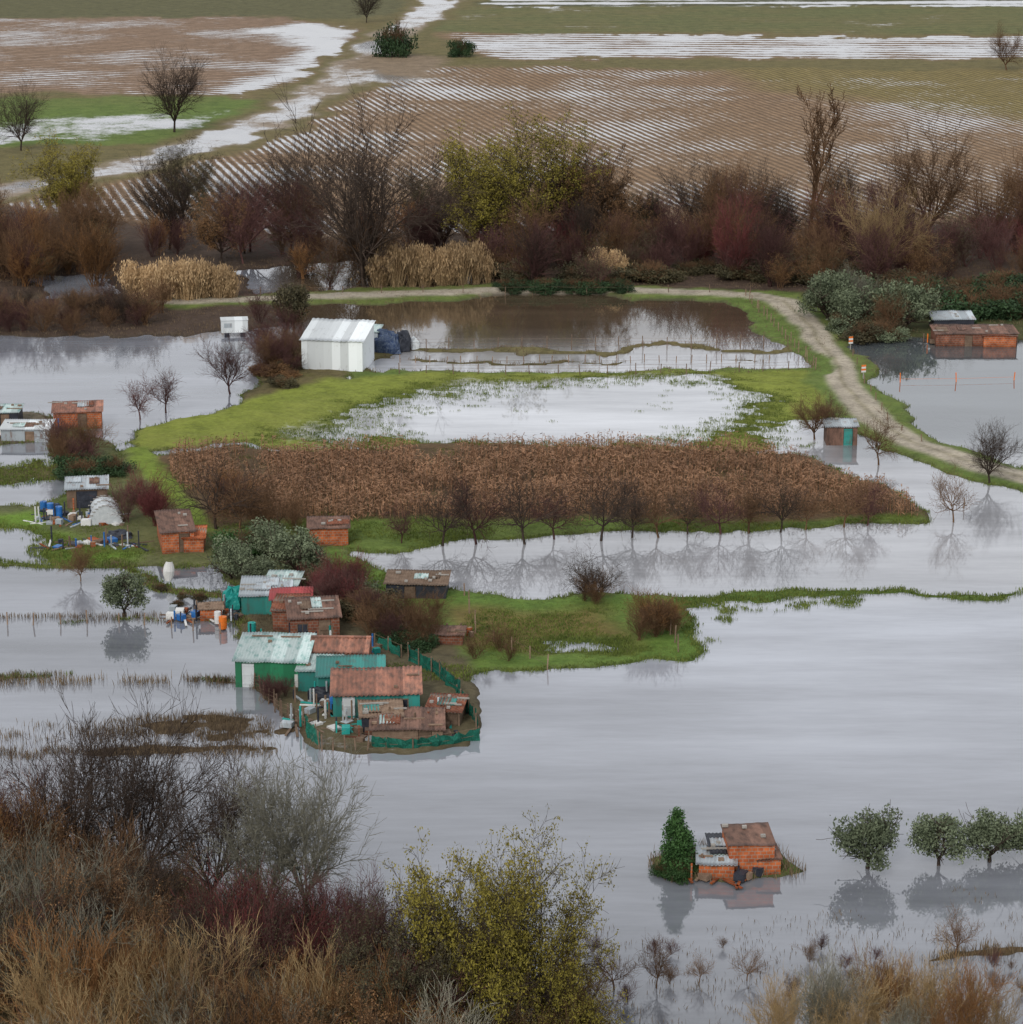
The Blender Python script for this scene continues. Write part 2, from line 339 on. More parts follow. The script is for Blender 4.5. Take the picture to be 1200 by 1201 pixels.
def att(me,name,typ,arr):
    a=me.attributes.new(name,typ,'POINT')
    if typ=='FLOAT': a.data.foreach_set('value',arr.astype(np.float32).ravel())
    else:
        b=np.ones((arr.reshape(-1,3).shape[0],4),np.float32); b[:,:3]=arr.reshape(-1,3); a.data.foreach_set('color',b.ravel())
wetdark=np.clip((z-0.0)/0.12,0,1)*.45+.55
att(me,'gcol','FLOAT_COLOR',COL*wetdark[...,None]); att(me,'aux','FLOAT_COLOR',AUX); att(me,'rowc','FLOAT',ROW)
obj("ground",me)
# water sheet
wu=us[::8]; wv=vs[vs>200][::6]
U2,V2=np.meshgrid(wu,wv); T2=H/(ST+(V2-600)/F*CT); X2=(U2-600)/F*T2; Y2=(CT-(V2-600)/F*ST)*T2
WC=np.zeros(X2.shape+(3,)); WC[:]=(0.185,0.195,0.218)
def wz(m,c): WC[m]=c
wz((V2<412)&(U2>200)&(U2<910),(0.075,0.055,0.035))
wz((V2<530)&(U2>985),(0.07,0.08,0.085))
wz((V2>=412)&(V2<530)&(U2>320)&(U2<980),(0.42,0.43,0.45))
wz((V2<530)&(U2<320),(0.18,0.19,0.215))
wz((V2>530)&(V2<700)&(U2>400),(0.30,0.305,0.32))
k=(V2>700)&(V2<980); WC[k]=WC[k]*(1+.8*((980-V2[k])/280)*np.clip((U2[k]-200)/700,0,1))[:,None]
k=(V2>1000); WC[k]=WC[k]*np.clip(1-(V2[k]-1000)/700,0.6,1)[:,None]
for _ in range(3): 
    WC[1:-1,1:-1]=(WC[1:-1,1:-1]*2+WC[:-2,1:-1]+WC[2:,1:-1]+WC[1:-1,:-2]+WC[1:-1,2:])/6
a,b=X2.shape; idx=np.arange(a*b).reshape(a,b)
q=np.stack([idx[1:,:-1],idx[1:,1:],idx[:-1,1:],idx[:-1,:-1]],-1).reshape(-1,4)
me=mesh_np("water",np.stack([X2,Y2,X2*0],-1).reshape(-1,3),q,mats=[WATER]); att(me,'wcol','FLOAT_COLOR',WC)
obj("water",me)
# ------------------------------------------------------------ plants
def tubes(segs,sides=3):
    s=np.array(segs,dtype=float); p0=s[:,:3]; p1=s[:,3:6]; r0=s[:,6:7]; r1=s[:,7:8]
    d=p1-p0; d/=np.linalg.norm(d,axis=1,keepdims=True)+1e-9
    a=np.cross(d,np.array([0.31,0.77,0.2])); a/=np.linalg.norm(a,axis=1,keepdims=True)+1e-9; b=np.cross(d,a)
    n=len(s); V_=np.zeros((n,sides*2,3))
    for i in range(sides):
        t=2*math.pi*i/sides; o=a*math.cos(t)+b*math.sin(t); V_[:,i]=p0+o*r0; V_[:,i+sides]=p1+o*r1
    base=(np.arange(n)*sides*2)[:,None]; Q=[]
    for i in range(sides):
        j=(i+1)%sides; Q.append(base+np.array([[i,j,j+sides,i+sides]]))
    return V_.reshape(-1,3),np.concatenate(Q)
def rv(): 
    while 1:
        v=Vector((random.uniform(-1,1),random.uniform(-1,1),random.uniform(-1,1)))
        if 0.05<v.length<1: return v.normalized()
def grow(h=8,r=0.16,stems=1,levels=4,ang=(25,55),dens=1.0,up=0.12,lean=0.1,start=0.25,twig=0.014,ratio=0.55,wob=0.18,fork=False):
    segs=[]; tips=[]
    def br(p,d,L,r,lv):
        ns=(7,5,4,3,2)[lv] if lv<5 else 2
        nch=(2.0,1.8,1.6,1.5,1.2)[lv]*dens if lv<5 else 1
        for i in range(ns):
            d=(d+rv()*wob*(0.6 if lv==0 else 1.2)+Vector((0,0,up*(0.5 if lv==0 else 1)))).normalized()
            q=p+d*(L/ns); r1=max(twig*0.6,r*(1-0.75*(i+1)/ns) if lv>0 else r*(1-0.8*(i+1)/ns))
            r0=max(twig*.7,r*(1-0.75*i/ns))
            segs.append((*p,*q,r0,r1)); p=q
            if lv<levels and (lv>0 or (i+1)/ns>start):
                k=int(nch+random.random())
                for _ in range(k):
                    a=math.radians(random.uniform(*ang)); ax=d.cross(rv()); 
                    if ax.length<1e-3: continue
                    ax.normalize(); dd=(d*math.cos(a)+ax*math.sin(a)).normalized()
                    br(p,dd,L*ratio*random.uniform(0.7,1.2)*(1.25-0.5*i/ns if lv==0 else 1),max(twig,r0*0.55),lv+1)
        if lv>=levels-1: tips.append(tuple(p))
    if fork:
        th=h*start; p=Vector((0,0,-.1)); q=Vector((random.uniform(-.06,.06)*h,random.uniform(-.06,.06)*h,th)); mid=(p+q)/2+rv()*h*.015
        segs.append((*p,*mid,r*1.2,r)); segs.append((*mid,*q,r,r*.9)); a0=random.uniform(0,6.28)
        for s in range(stems):
            a=a0+6.283*s/stems+random.uniform(-.3,.3); t=math.radians(random.uniform(*ang))
            d=Vector((math.cos(a)*math.sin(t),math.sin(a)*math.sin(t),math.cos(t)))
            br(q.copy(),d,(h-th)*random.uniform(.75,1.05),r*.6,1)
        return segs,tips
    for s in range(stems):
        if stems>1:
            a=random.uniform(0,6.28); d=Vector((math.cos(a)*random.uniform(.1,.7),math.sin(a)*random.uniform(.1,.7),1)).normalized(); p=Vector((random.uniform(-.4,.4),random.uniform(-.4,.4),0))
            br(p,d,h*random.uniform(0.6,0.85),r,0 if levels<4 else 1)
        else: br(Vector((0,0,-.1)),Vector((random.uniform(-lean,lean),random.uniform(-lean,lean),1)).normalized(),h*0.72,r,0)
    return segs,tips
def leaves(cent,per,rad,size,flat=0.0):
    C=np.repeat(np.array(cent),per,0); n=len(C)
    g=RS.randn(n,3)*rad; g[:,2]*=0.8; C=C+g
    a=RS.randn(n,3); a/=np.linalg.norm(a,axis=1,keepdims=True); b=np.cross(a,RS.randn(n,3)); b/=np.linalg.norm(b,axis=1,keepdims=True)
    s=size*(0.6+0.8*RS.rand(n,1))
    V_=np.stack([C-a*s,C+b*s*.5,C+a*s,C-b*s*.5],1).reshape(-1,3)
    return V_,np.arange(n*4).reshape(n,4)
LIB={}
def make(key,segs=None,lv=None,mats=(),sides=3):
    Vs=[];Qs=[];Mi=[];o=0
    if segs is not None:
        v_,q_=tubes(segs,sides); Vs.append(v_);Qs.append(q_);Mi.append(np.zeros(len(q_)));o=len(v_)
    if lv is not None:
        v_,q_=lv; Vs.append(v_);Qs.append(q_+o);Mi.append(np.ones(len(q_))*(1 if segs is not None else 0))
    V_=np.concatenate(Vs); me=mesh_np(key,V_,np.concatenate(Qs),mats=mats,midx=np.concatenate(Mi))
    LIB[key]=(me,float(np.percentile(V_[:,2],98.8))); return me
for i in range(4):
    random.seed(20+i); s,t=grow(10,0.28,6,4,(18,50),1.3,0.04,0.1,0.2,0.021,0.56,.16,True); make(f"bare{i}",s,None,[B_DARK])
random.seed(31); s,t=grow(14,0.22,1,4,(15,32),0.95,0.2,0.04,0.15,0.02,0.42); make("poplar",s,None,[B_BROWN])
for i in range(4):
    random.seed(40+i); s,t=grow(4,0.11,5,3,(28,62),1.45,0.06,0.1,0.27,0.014,0.62,.22,True); make(f"orch{i}",s,None,[B_DARK])
for i in range(5):
    random.seed(50+i); s,t=grow(5,0.05,9,4,(18,45),0.9,0.10,0.1,0.1,0.014,0.56); make(f"shrub{i}",s,None,[B_PURP])
for i in range(2):
    random.seed(60+i); s,t=grow(9,0.26,8,4,(12,64),1.15,0.02,0.1,0.2,0.018,0.50,.16,True)
    ks=[x for x in t if vn(np.array(x[0]/1.3+9),np.array(x[1]/1.3+x[2]/1.1),i)>-.35]
    make(f"yel{i}",s,leaves(random.sample(ks,min(len(ks),4500)),8,0.18,0.10),[B_DARK,L_YEL])
for i in range(3):
    random.seed(70+i); s,t=grow(5,0.05,8,4,(20,50),0.8,0.1,0.1,0.1,0.012,0.55)
    make(f"brush{i}",s,leaves(random.sample(t,min(len(t),1200)),5,0.16,0.055),[B_BROWN,L_BROWN])
def blobpts(n,rx,ry,rz,z0,lob=7):
    cs=[(random.uniform(-.65,.65)*rx,random.uniform(-.65,.65)*ry,z0+random.uniform(-.5,.55)*rz,random.uniform(.25,.5)) for _ in range(lob)]
    P_=[]
    for _ in range(n):
        c=random.choice(cs); v=rv()*random.uniform(.3,1)**.5
        P_.append((c[0]+v.x*rx*c[3],c[1]+v.y*ry*c[3],max(0.05,c[2]+v.z*rz*c[3])))
    return P_
for i in range(3):
    random.seed(80+i); s,t=grow(2.5,0.13,5,2,(30,60),1.3,0.08,0.15,0.12,0.02,0.5,.18,True)
    make(f"olive{i}",s,leaves(blobpts(900,1.6,1.6,1.35,1.55,18),7,0.15,0.085),[B_DARK,L_OLIVE])
random.seed(85); pc=[]
for _ in range(34):
    a0=random.uniform(0,6.28); z0=random.random()**1.2
    r0=(1.15*(1-z0)**.8+.05)*random.uniform(.2,.85)
    for _ in range(40):
        v=rv()*random.uniform(.2,1)**.5*(.5-.25*z0); pc.append((r0*math.cos(a0)+v.x,r0*math.sin(a0)+v.y,max(.1,.3+2.9*z0+v.z*1.2)))
make("evergreen",[(0,0,0,0,0,3,.1,.03)],leaves(pc,6,0.12,0.08),[B_DARK,L_GREEN])
for i in range(3):
    random.seed(90+i); s,t=grow(1.6,0.03,6,2,(20,60),1,0.05,0.1,0.1,0.01,0.6)
    make(f"bramble{i}",s,leaves(blobpts(800,1.9,1.6,1.0,0.7,14),6,0.14,0.085),[B_BROWN,L_BRMB])
def blades(n,rx,ry,h,wd,lean=.15,jit=.3,plume=False,pos=None,hv=None,lv_=None):
    if pos is None:
        a=RS.rand(n)*6.283; r=np.sqrt(RS.rand(n)); P_=np.stack([r*np.cos(a)*rx,r*np.sin(a)*ry],1)
    else: P_=pos; n=len(P_)
    hh=(h if hv is None else hv)*(1-jit*RS.rand(n)); t=RS.rand(n)*6.283; dx=np.cos(t)*wd/2; dy=np.sin(t)*wd/2
    lx=RS.randn(n)*lean*hh; ly=RS.randn(n)*lean*hh; z0=np.zeros(n)-.05
    if lv_ is not None: lx=lx+lv_[0]; ly=ly+lv_[1]
    A=np.stack([P_[:,0]-dx,P_[:,1]-dy,z0],1); B=np.stack([P_[:,0]+dx,P_[:,1]+dy,z0],1)
    C=np.stack([P_[:,0]+lx*.45+dx*.9,P_[:,1]+ly*.45+dy*.9,hh*.6],1); D=np.stack([P_[:,0]+lx*.45-dx*.9,P_[:,1]+ly*.45-dy*.9,hh*.6],1)
    E=np.stack([P_[:,0]+lx,P_[:,1]+ly,hh],1)
    V_=np.stack([A,B,C,D,E],1).reshape(-1,3); b=(np.arange(n)*5)[:,None]
    return V_,b+np.array([[0,1,2,3]]),b+np.array([[3,2,4]])
def cane(key,rx,ry,h,n):
    pos=[];hv=[];lx=[];ly=[]
    for _ in range(11):
        cx=random.uniform(-.85,.85)*rx; cy=random.uniform(-.6,.6)*ry; ch=random.uniform(.5,1)*h*(1-.35*abs(cx/rx)); cr=random.uniform(.3,.7)
        k=n//11; a=RS.rand(k)*6.283; r=np.abs(RS.randn(k))*.5
        dx=r*np.cos(a)*cr; dy=r*np.sin(a)*cr; pos.append(np.stack([cx+dx,cy+dy],1)); hv.append(ch*(1-.28*np.clip(r,0,1.6))); lx.append(dx*1.6); ly.append(dy*1.6)
    pos=np.concatenate(pos);hv=np.concatenate(hv)
    v_,q_,t_=blades(0,0,0,h,0.045,0.10,.30,pos=pos,hv=hv,lv_=(np.concatenate(lx),np.concatenate(ly)))
    E=v_[4::5]; n_=len(E); s1=np.repeat(E,4,0)+RS.randn(n_*4,3)*np.array([.12,.12,.22])-np.array([0,0,.25])
    a=np.stack([RS.randn(len(s1))*.25,RS.randn(len(s1))*.25,np.ones(len(s1))],1)*.16; b=np.stack([RS.randn(len(s1)),RS.randn(len(s1)),RS.randn(len(s1))*.2],1)*.03
    v2=np.stack([s1-a,s1+b,s1+a,s1-b],1).reshape(-1,3)
    m_=n_*3; ids=RS.randint(0,n_,m_); f=RS.uniform(.2,.85,m_); base=v_[0::5][ids]*(1-f[:,None])+E[ids]*f[:,None]; an=RS.rand(m_)*6.283; ln=RS.uniform(.3,.6,m_)
    dv=np.stack([np.cos(an)*ln,np.sin(an)*ln,RS.uniform(-.2,.35,m_)],1); sd=np.stack([-np.sin(an)*.025,np.cos(an)*.025,an*0],1)
    v3=np.stack([base-sd,base+sd,base+dv+sd*.3,base+dv-sd*.3],1).reshape(-1,3)
    v2=np.concatenate([v2,v3]); q2=np.arange(len(v2)).reshape(-1,4)+len(v_)
    me=mesh_np(key,np.concatenate([v_,v2]),np.concatenate([q_,q2]),t_,mats=[STRAW]); LIB[key]=(me,h*.85)
random.seed(3); cane("cane0",2.8,1.6,5,1200); cane("cane1",3.2,1.6,4.8,1200)
def place(key,name,u,v,hm=None,hpx=None,sx=1.0,mats=None,parent=None,z=0.05,rot=None):
    me,h0=LIB[key]; x,y=G(u,v)
    if hm is None: hm=hpx/S(v)/0.96
    s=hm/h0
    o=obj(name,me,(x,y,z),(random.uniform(0,6.28) if rot is None else rot),(s*sx,s*sx,s),parent)
    if mats:
        for i,m in enumerate(mats):
            if m: o.material_slots[i].link='OBJECT'; o.material_slots[i].material=m
    return o
random.seed(5)
for a in [("bare0","bare_tree",428,338,195,.85,None),("poplar","poplar_tree",950,285,172,1.3,[B_BROWN]),("bare1","bare_tree",205,157,86,.8,None),
 ("bare2","bare_tree",25,178,76,.75,None),("bare1","bare_tree",430,28,40,.8,None),("bramble0","evergreen_bush",463,68,38,.55,[None,L_DARK]),("bramble1","evergreen_bush",540,68,20,.7,[None,L_DARK]),
 ("bare2","bare_tree",1180,84,48,.9,[B_BROWN]),("yel0","leafy_tree",634,305,156,.9,None),("yel1","leafy_tree",572,300,132,.8,None),("yel1","leafy_tree",690,300,110,.8,[None,L_BROWN]),("yel1","leafy_tree",80,262,88,.9,None),("yel0","leafy_tree",215,258,84,.8,[None,L_BRMB]),
 ("bare2","bare_tree",1085,290,132,.9,[B_BROWN]),("bare0","bare_tree",1030,330,100,.9,[B_TAN]),("bare3","bare_tree",1160,300,100,.8,[B_BROWN]),("bare1","bare_tree",890,300,95,.8,[B_DARK]),("bare3","bare_tree",1010,372,52,.9,[B_GREY]),("bare1","bare_tree",1045,392,46,.9,[B_BROWN]),
 ("bare1","bare_tree",1160,568,66,1.0,None),("orch1","bare_tree",1118,612,58,.8,[B_BROWN]),("orch0","bare_tree",1030,545,60,.9,[B_BROWN]),("bare2","bare_tree",955,515,52,1.1,[B_BROWN]),("bare3","bare_tree",975,512,40,1.0,[B_PURP]),
 ("bare0","bare_tree",270,462,62,1.0,[B_PURP]),("orch0","bare_tree",165,492,50,1,[B_PURP]),("orch2","bare_tree",195,484,48,1,[B_PURP]),
 ("orch1","bare_tree",700,706,55,1,[B_DARK]),("orch2","bare_tree",684,704,40,1,None),
 ("bare0","bare_tree",95,682,44,.9,[B_BROWN]),
 ("olive0","olive_tree",272,680,44,1,None),("olive1","olive_tree",350,676,50,1,None),("olive2","olive_tree",146,722,48,.85,[None,L_OLIVE]),("olive0","olive_tree",312,655,40,1,None),("olive1","olive_tree",305,690,34,1,None),
 ("olive0","olive_tree",1018,1018,66,.85,None),("olive2","olive_tree",1100,1014,56,.95,None),("olive1","olive_tree",1160,1010,54,.9,None),("olive0","olive_tree",1204,1005,52,1,None),("olive1","olive_tree",1290,1008,60,1,None),
 ("evergreen","evergreen_tree",792,1022,70,.95,None),
 ("olive1","willow_bush",970,378,54,.85,None),("olive2","willow_bush",1000,386,46,1,None),("olive0","willow_bush",985,368,46,1,None),("olive0","willow_bush",1062,388,52,.9,None),("olive2","green_bush",346,385,48,.8,[None,L_BRMB]),("olive1","green_bush",1040,366,36,1,[None,L_BRMB]),
 ("bare0","bare_tree",170,1060,222,.75,[B_DARK]),("bare2","bare_tree",245,1070,192,.75,[B_DARK]),("bare3","bare_tree",90,1050,205,.75,[B_DARK]),("bare1","bare_tree",30,1060,165,.9,[B_PURP]),("bare1","lichen_tree",360,1085,200,.72,[B_GREY]),("bare3","lichen_tree",305,1090,175,.75,[B_GREY]),
 ("bare3","lichen_tree",20,1130,150,.9,[B_GREY]),("bare2","lichen_tree",130,1150,140,.9,[B_GREY]),
 ("yel0","leafy_tree",612,1245,250,.66,None),("yel1","leafy_tree",552,1240,240,.62,None),("yel0","leafy_tree",585,1225,200,.7,None),("yel1","leafy_tree",480,1260,180,.8,[None,L_BRMB]),("bare1","bare_tree",665,1240,120,.8,[B_BROWN]),
 ("orch0","twiggy_bush",1120,1122,58,.9,[B_BROWN]),("orch1","twiggy_bush",720,1160,50,1,[B_BROWN]),("orch2","twiggy_bush",770,1158,55,.8,[B_BROWN]),("orch0","twiggy_bush",820,1152,34,1,[B_BROWN]),("orch1","twiggy_bush",876,1150,36,1,[B_BROWN])]:
    place(a[0],a[1],a[2],a[3],hpx=a[4],sx=a[5],mats=a[6])
for i,(u,v,h) in enumerate([(470,638,58),(514,640,82),(560,638,70),(612,638,84),(655,632,62),(700,634,78),(738,630,55),(776,630,68),(812,626,52),(846,626,64),(880,625,58),(914,624,62),(950,621,48),(984,618,56),(1020,616,46),(248,622,76),(285,622,66),(330,622,50)]):
    place(f"orch{i%4}","fruit_tree",u+random.uniform(-6,6),v,hpx=h*random.uniform(.85,1.1),sx=random.uniform(.9,1.15),mats=[random.choice([B_PURP,B_DARK,B_BROWN])])
def mass(name,lst): 
    e=empty(name)
    for i,(k,u,v,h,sx,m) in enumerate(lst): place(k,f"shrub_{i}",u,v,hpx=h,sx=sx,mats=m,parent=e)
l=[]
for i in range(175):
    u=random.uniform(-90,1290); row=random.random(); v=286+row*52
    if 290<u<340 and v>300: continue
    if 130<u<285 and v>305: continue
    if 445<u<570 and v>305: continue
    if v>318 and 640<u<900: v-=8
    h=random.uniform(36,76)*(.85+.3*row)
    if 180<u<300 or u<60: m=random.choice([[B_ORAN],[B_BROWN],[B_PURP],[B_BROWN]])
    elif u>560: m=random.choice([[B_PURP],[B_PURP],[B_PURP],[B_BROWN],[B_RED],[B_DARK]])
    else: m=random.choice([[B_PURP],[B_BROWN],[B_DARK],[B_ORAN]])
    l.append((f"shrub{i%5}",u,v,h,random.uniform(.75,1.1),m))
for i in range(26):
    l.append((random.choice(["bare0","bare1","bare2","bare3"]),random.uniform(-60,1260),random.uniform(275,318),random.uniform(65,105),random.uniform(.7,.95),random.choice([[B_BROWN],[B_DARK],[B_PURP]])))
for i in range(5):
    l.append((random.choice(["yel0","yel1"]),random.choice([random.uniform(-60,320),random.uniform(480,760)]),random.uniform(280,318),random.uniform(60,90),random.uniform(.7,1.0),[B_DARK,random.choice([L_BRMB,L_BROWN])]))
mass("thicket",l)
l=[]
for i in range(55):
    u=random.uniform(-90,1290); v=random.uniform(300,342)
    if 285<u<345 or 130<u<285 or 445<u<570: continue
    l.append((f"brush{i%3}",u,v,random.uniform(36,65),1.1,random.choice([[B_BROWN,L_BROWN],[B_PURP,L_BRMB],[B_ORAN,L_BRMB]])))
mass("thicket",l)
l=[]
for i in range(34): l.append((f"bramble{i%3}",random.uniform(1000,1280),random.uniform(345,378),random.uniform(22,34),1.3,[None,random.choice([L_BRMB,L_DARK,L_DARK])]))
for i in range(22): l.append((f"bramble{i%3}",random.uniform(590,740),random.uniform(338,344),random.uniform(9,15),1.3,[None,L_DARK]))
for i in range(30): l.append((f"bramble{i%3}",random.uniform(570,1000),random.uniform(318,334),random.uniform(14,26),1.3,[None,L_BRMB]))
for i in range(8): l.append((f"bramble{i%3}",random.uniform(985,1060),random.uniform(385,402),random.uniform(14,22),1.2,[None,random.choice([L_BRMB,L_OLIVE])]))
mass("bramble_hedge",l)
l=[]
for i in range(34): l.append((f"shrub{i%5}",random.uniform(-80,200),random.uniform(365,394),random.uniform(26,44),1.2,random.choice([[B_PURP],[B_DARK],[B_BROWN]])))
for i in range(14): l.append((f"shrub{i%5}",random.uniform(305,345),random.uniform(380,440),random.uniform(24,40),1.2,random.choice([[B_PURP],[B_BROWN]])))
for i in range(12): l.append((f"bramble{i%3}",random.uniform(300,350),random.uniform(425,470),random.uniform(8,16),1.2,[None,random.choice([L_BROWN,L_BRMB])]))
mass("bank_shrubs",l)
for k,u,v,h,sx in [("cane0",168,350,46,1.0),("cane1",212,352,52,1.0),("cane0",252,350,46,.9),("cane1",470,336,54,.9),("cane0",508,334,50,.9),("cane1",545,332,52,.9),("cane0",712,328,40,.9)]:
    place(k,"giant_cane",u,v,hpx=h,sx=sx,rot=random.choice([0,3.14])+random.uniform(-.25,.25))
l=[]
for (u,v,h,n,sp,cs) in [(165,610,52,5,26,[[B_RED],[B_PURP]]),(90,545,44,7,30,[[B_PURP],[B_BROWN]]),(395,705,48,9,34,[[B_PURP],[B_RED]]),(470,745,44,9,40,[[B_PURP],[B_BROWN]]),(575,770,30,3,24,[[B_BROWN]]),(765,745,46,7,28,[[B_BROWN],[B_ORAN]]),(692,708,34,3,14,[[B_BROWN]]),(270,600,50,4,22,[[B_ORAN],[B_PURP]]),(320,620,40,4,30,[[B_BROWN]]),(320,820,30,4,18,[[B_PURP]])]:
    for i in range(n): l.append((f"shrub{random.randrange(5)}",u+random.uniform(-sp,sp),v+random.uniform(-sp*.35,sp*.35),h*random.uniform(.7,1.1),1.15,random.choice(cs)))
for (u,v,h,n,sp,m) in [(110,560,20,8,26,L_DARK),(395,700,26,5,26,L_OLIVE),(430,720,24,6,24,L_BRMB),(300,650,24,5,28,L_GREEN),(790,1026,16,5,16,L_GREEN),(480,760,18,6,26,L_DARK),(820,1012,12,5,20,L_BRMB),(210,700,10,4,50,L_BRMB)]:
    for i in range(n): l.append((f"bramble{random.randrange(3)}",u+random.uniform(-sp,sp),v+random.uniform(-sp*.3,sp*.3),h*random.uniform(.7,1.2),1.1,[None,m]))
mass("garden_shrubs",l)
l=[]
def topline(u): return np.interp(u,[-80,0,100,180,260,400,470,560,700],[925,930,955,990,1030,1035,1060,1130,1190])
for i in range(190):
    u=random.uniform(-120,520); d=random.random(); hpx=random.uniform(80,155); v=topline(u)+hpx*.88+d*160
    if v>1330: v=random.uniform(1200,1330)
    if u<140 or d>.5: k,m=random.choice([(f"brush{i%3}",[B_BROWN,L_BROWN]),(f"shrub{i%5}",[B_ORAN]),(f"shrub{i%5}",[B_BROWN]),(f"brush{i%3}",[B_PURP,L_BRMB]),(f"shrub{i%5}",[B_GREY]),(f"shrub{i%5}",[B_DARK])])
    elif u>270: k,m=random.choice([(f"shrub{i%5}",[B_PURP]),(f"shrub{i%5}",[B_RED]),(f"shrub{i%5}",[B_RED]),(f"brush{i%3}",[B_PURP,L_BRMB])])
    else: k,m=random.choice([(f"shrub{i%5}",[B_PURP]),(f"shrub{i%5}",[B_BROWN]),(f"shrub{i%5}",[B_DARK]),(f"brush{i%3}",[B_PURP,L_BRMB]),(f"brush{i%3}",[B_DARK,L_BROWN])])
    l.append((k,u,v,hpx,random.uniform(.7,.95),m))
for i in range(34):
    u=random.uniform(20,430); l.append((f"shrub{i%5}",u,random.uniform(1225,1320),random.uniform(90,160),.8,random.choice([[B_TAN],[B_TAN],[B_ORAN],[B_GREY]])))
for i in range(18): l.append((f"brush{i%3}",random.uniform(430,690),random.uniform(1215,1300),random.uniform(70,130),1.0,[B_BROWN,random.choice([L_YEL,L_BRMB])]))
for i in range(20): l.append((f"shrub{i%5}",random.uniform(880,1170),random.uniform(1215,1275),random.uniform(60,130),.65,random.choice([[B_TAN],[B_TAN],[B_ORAN],[B_GREY]])))
for i in range(24): l.append((f"shrub{i%5}",random.uniform(680,1230),random.uniform(1110,1200),random.uniform(10,26),1.2,random.choice([[B_BROWN],[B_PURP]])))
mass("riverbank_thicket",l)
# ------------------------------------------------------------ maize crop
def inpoly(x,y,W):
    ins=np.zeros(x.shape,bool); n=len(W)
    for i in range(n):
        a=W[i];b=W[(i+1)%n]; c=((a[1]>y)!=(b[1]>y)); ins^=c&(x<(b[0]-a[0])*(y-a[1])/((b[1]-a[1])+1e-12)+a[0])
    return ins
W=pts_w([(195,536),(245,531),(850,529),(930,543),(1072,596),(1070,606),(850,610),(400,612),(250,606)])
lo=W.min(0);hi=W.max(0)
gx,gy=np.meshgrid(np.arange(lo[0],hi[0],.24),np.arange(lo[1],hi[1],.8)); gx=gx+RS.randn(*gx.shape)*.06; gy=gy+RS.randn(*gy.shape)*.09
wxx=gx+fbm(gx,gy,5,31)*1.2; wyy=gy+fbm(gx,gy,5,33)*1.2
k=inpoly(wxx,wyy,W)&(RS.rand(*gx.shape)>.12)&(fbm(gx,gy,6,3)>-.6); gx=gx[k];gy=gy[k]
Pp=np.stack([gx,gy],1)
hvv=2.0*(1+.25*fbm(gx,gy,3,8))
v1,q1,t1=blades(0,0,0,1.9,.06,.06,.3,pos=Pp,hv=hvv)
n=len(gx); top=v1[4::5,2]
C=np.stack([gx.repeat(7),gy.repeat(7),(top.repeat(7)*RS.uniform(.2,1.0,n*7))],1)
a=RS.rand(n*7)*6.283; ln=RS.uniform(.18,.42,n*7); dr=RS.uniform(-.25,.2,n*7)
dv=np.stack([np.cos(a)*ln,np.sin(a)*ln,dr],1); sd2=np.stack([-np.sin(a)*.04,np.cos(a)*.04,RS.uniform(-.03,.03,n*7)],1)
v2=np.stack([C-sd2,C+sd2,C+dv+sd2*.6,C+dv-sd2*.6],1).reshape(-1,3); q2=np.arange(len(v2)).reshape(-1,4)+len(v1)
obj("corn_crop",mesh_np("corn_crop",np.concatenate([v1,v2]),np.concatenate([q1,q2]),t1,mats=[CORNM]))
# ------------------------------------------------------------ grass and weeds
zf=z.ravel(); Uf=U.ravel();Vf=V.ravel();Xf=X.ravel();Yf=Y.ravel()
def tufts(name,sel,n,h,wd,mat,per=4,sprd=.15):
    ids=np.nonzero(sel)[0]
    ids=RS.choice(ids,n)
    P_=np.stack([Xf[ids],Yf[ids]],1).repeat(per,0)+RS.randn(n*per,2)*sprd+RS.randn(n,2).repeat(per,0)*.1
    v_,q_,t_=blades(0,0,0,h,wd,.3,.6,pos=P_); obj(name,mesh_np(name,v_,q_,t_,mats=[mat]))
vis=(Uf>-60)&(Uf<1262)
tufts("grass",vis&(zf>-.035)&(zf<.10)&(Vf>430)&(Vf<800),22000,.30,.05,GRASSM)
tufts("grass",vis&(zf>.08)&(Vf>430)&(Vf<800)&((Uf>560)|(Vf<700)),22000,.26,.05,GRASSM)
tufts("grass",vis&(zf>-.12)&(zf<.0)&(Vf>440)&(Vf<525)&(Uf>300)&(Uf<960),2500,.22,.04,GRASSM)
tufts("dry_weeds",vis&(Uf<320)&(zf>-.05)&(zf<.2)&(Vf>715)&(Vf<905),2200,.45,.03,WEEDM,4,.2)
tufts("dry_weeds",vis&(Uf>690)&(Vf>1040)&(Vf<1210)&(fbm(Xf,Yf,7,21)>-.1),500,.32,.03,WEEDM,4,.35)
tufts("dry_weeds",vis&(zf>.0)&(Vf>300)&(Vf<440),9000,.5,.05,WEEDM,4,.2)
tufts("dry_weeds",vis&(zf>.0)&(Vf>930),12000,.7,.04,WEEDM,4,.2)
def line_xy(p,n,jit=.25):
    W=pts_w(p); seg=np.linalg.norm(np.diff(W,axis=0),axis=1); c=np.concatenate([[0],np.cumsum(seg)]); t=RS.rand(n)*c[-1]
    return np.stack([np.interp(t,c,W[:,0]),np.interp(t,c,W[:,1])],1)+RS.randn(n,2)*jit
for p,n,h,j in (([(-60,725),(190,722)],500,.5,.2),([(-60,801),(285,799)],1000,.7,.4),([(-60,862),(300,860)],1300,.5,.9),([(-60,888),(320,882)],1500,.45,.5)):
    xy=line_xy(p,n,j); xy=xy[fbm(xy[:,0],xy[:,1],4,17)>-.25]
    v_,q_,t_=blades(0,0,0,h,.04,.2,.6,pos=xy); obj("reed_line",mesh_np("reed_line",v_,q_,t_,mats=[WEEDM]))
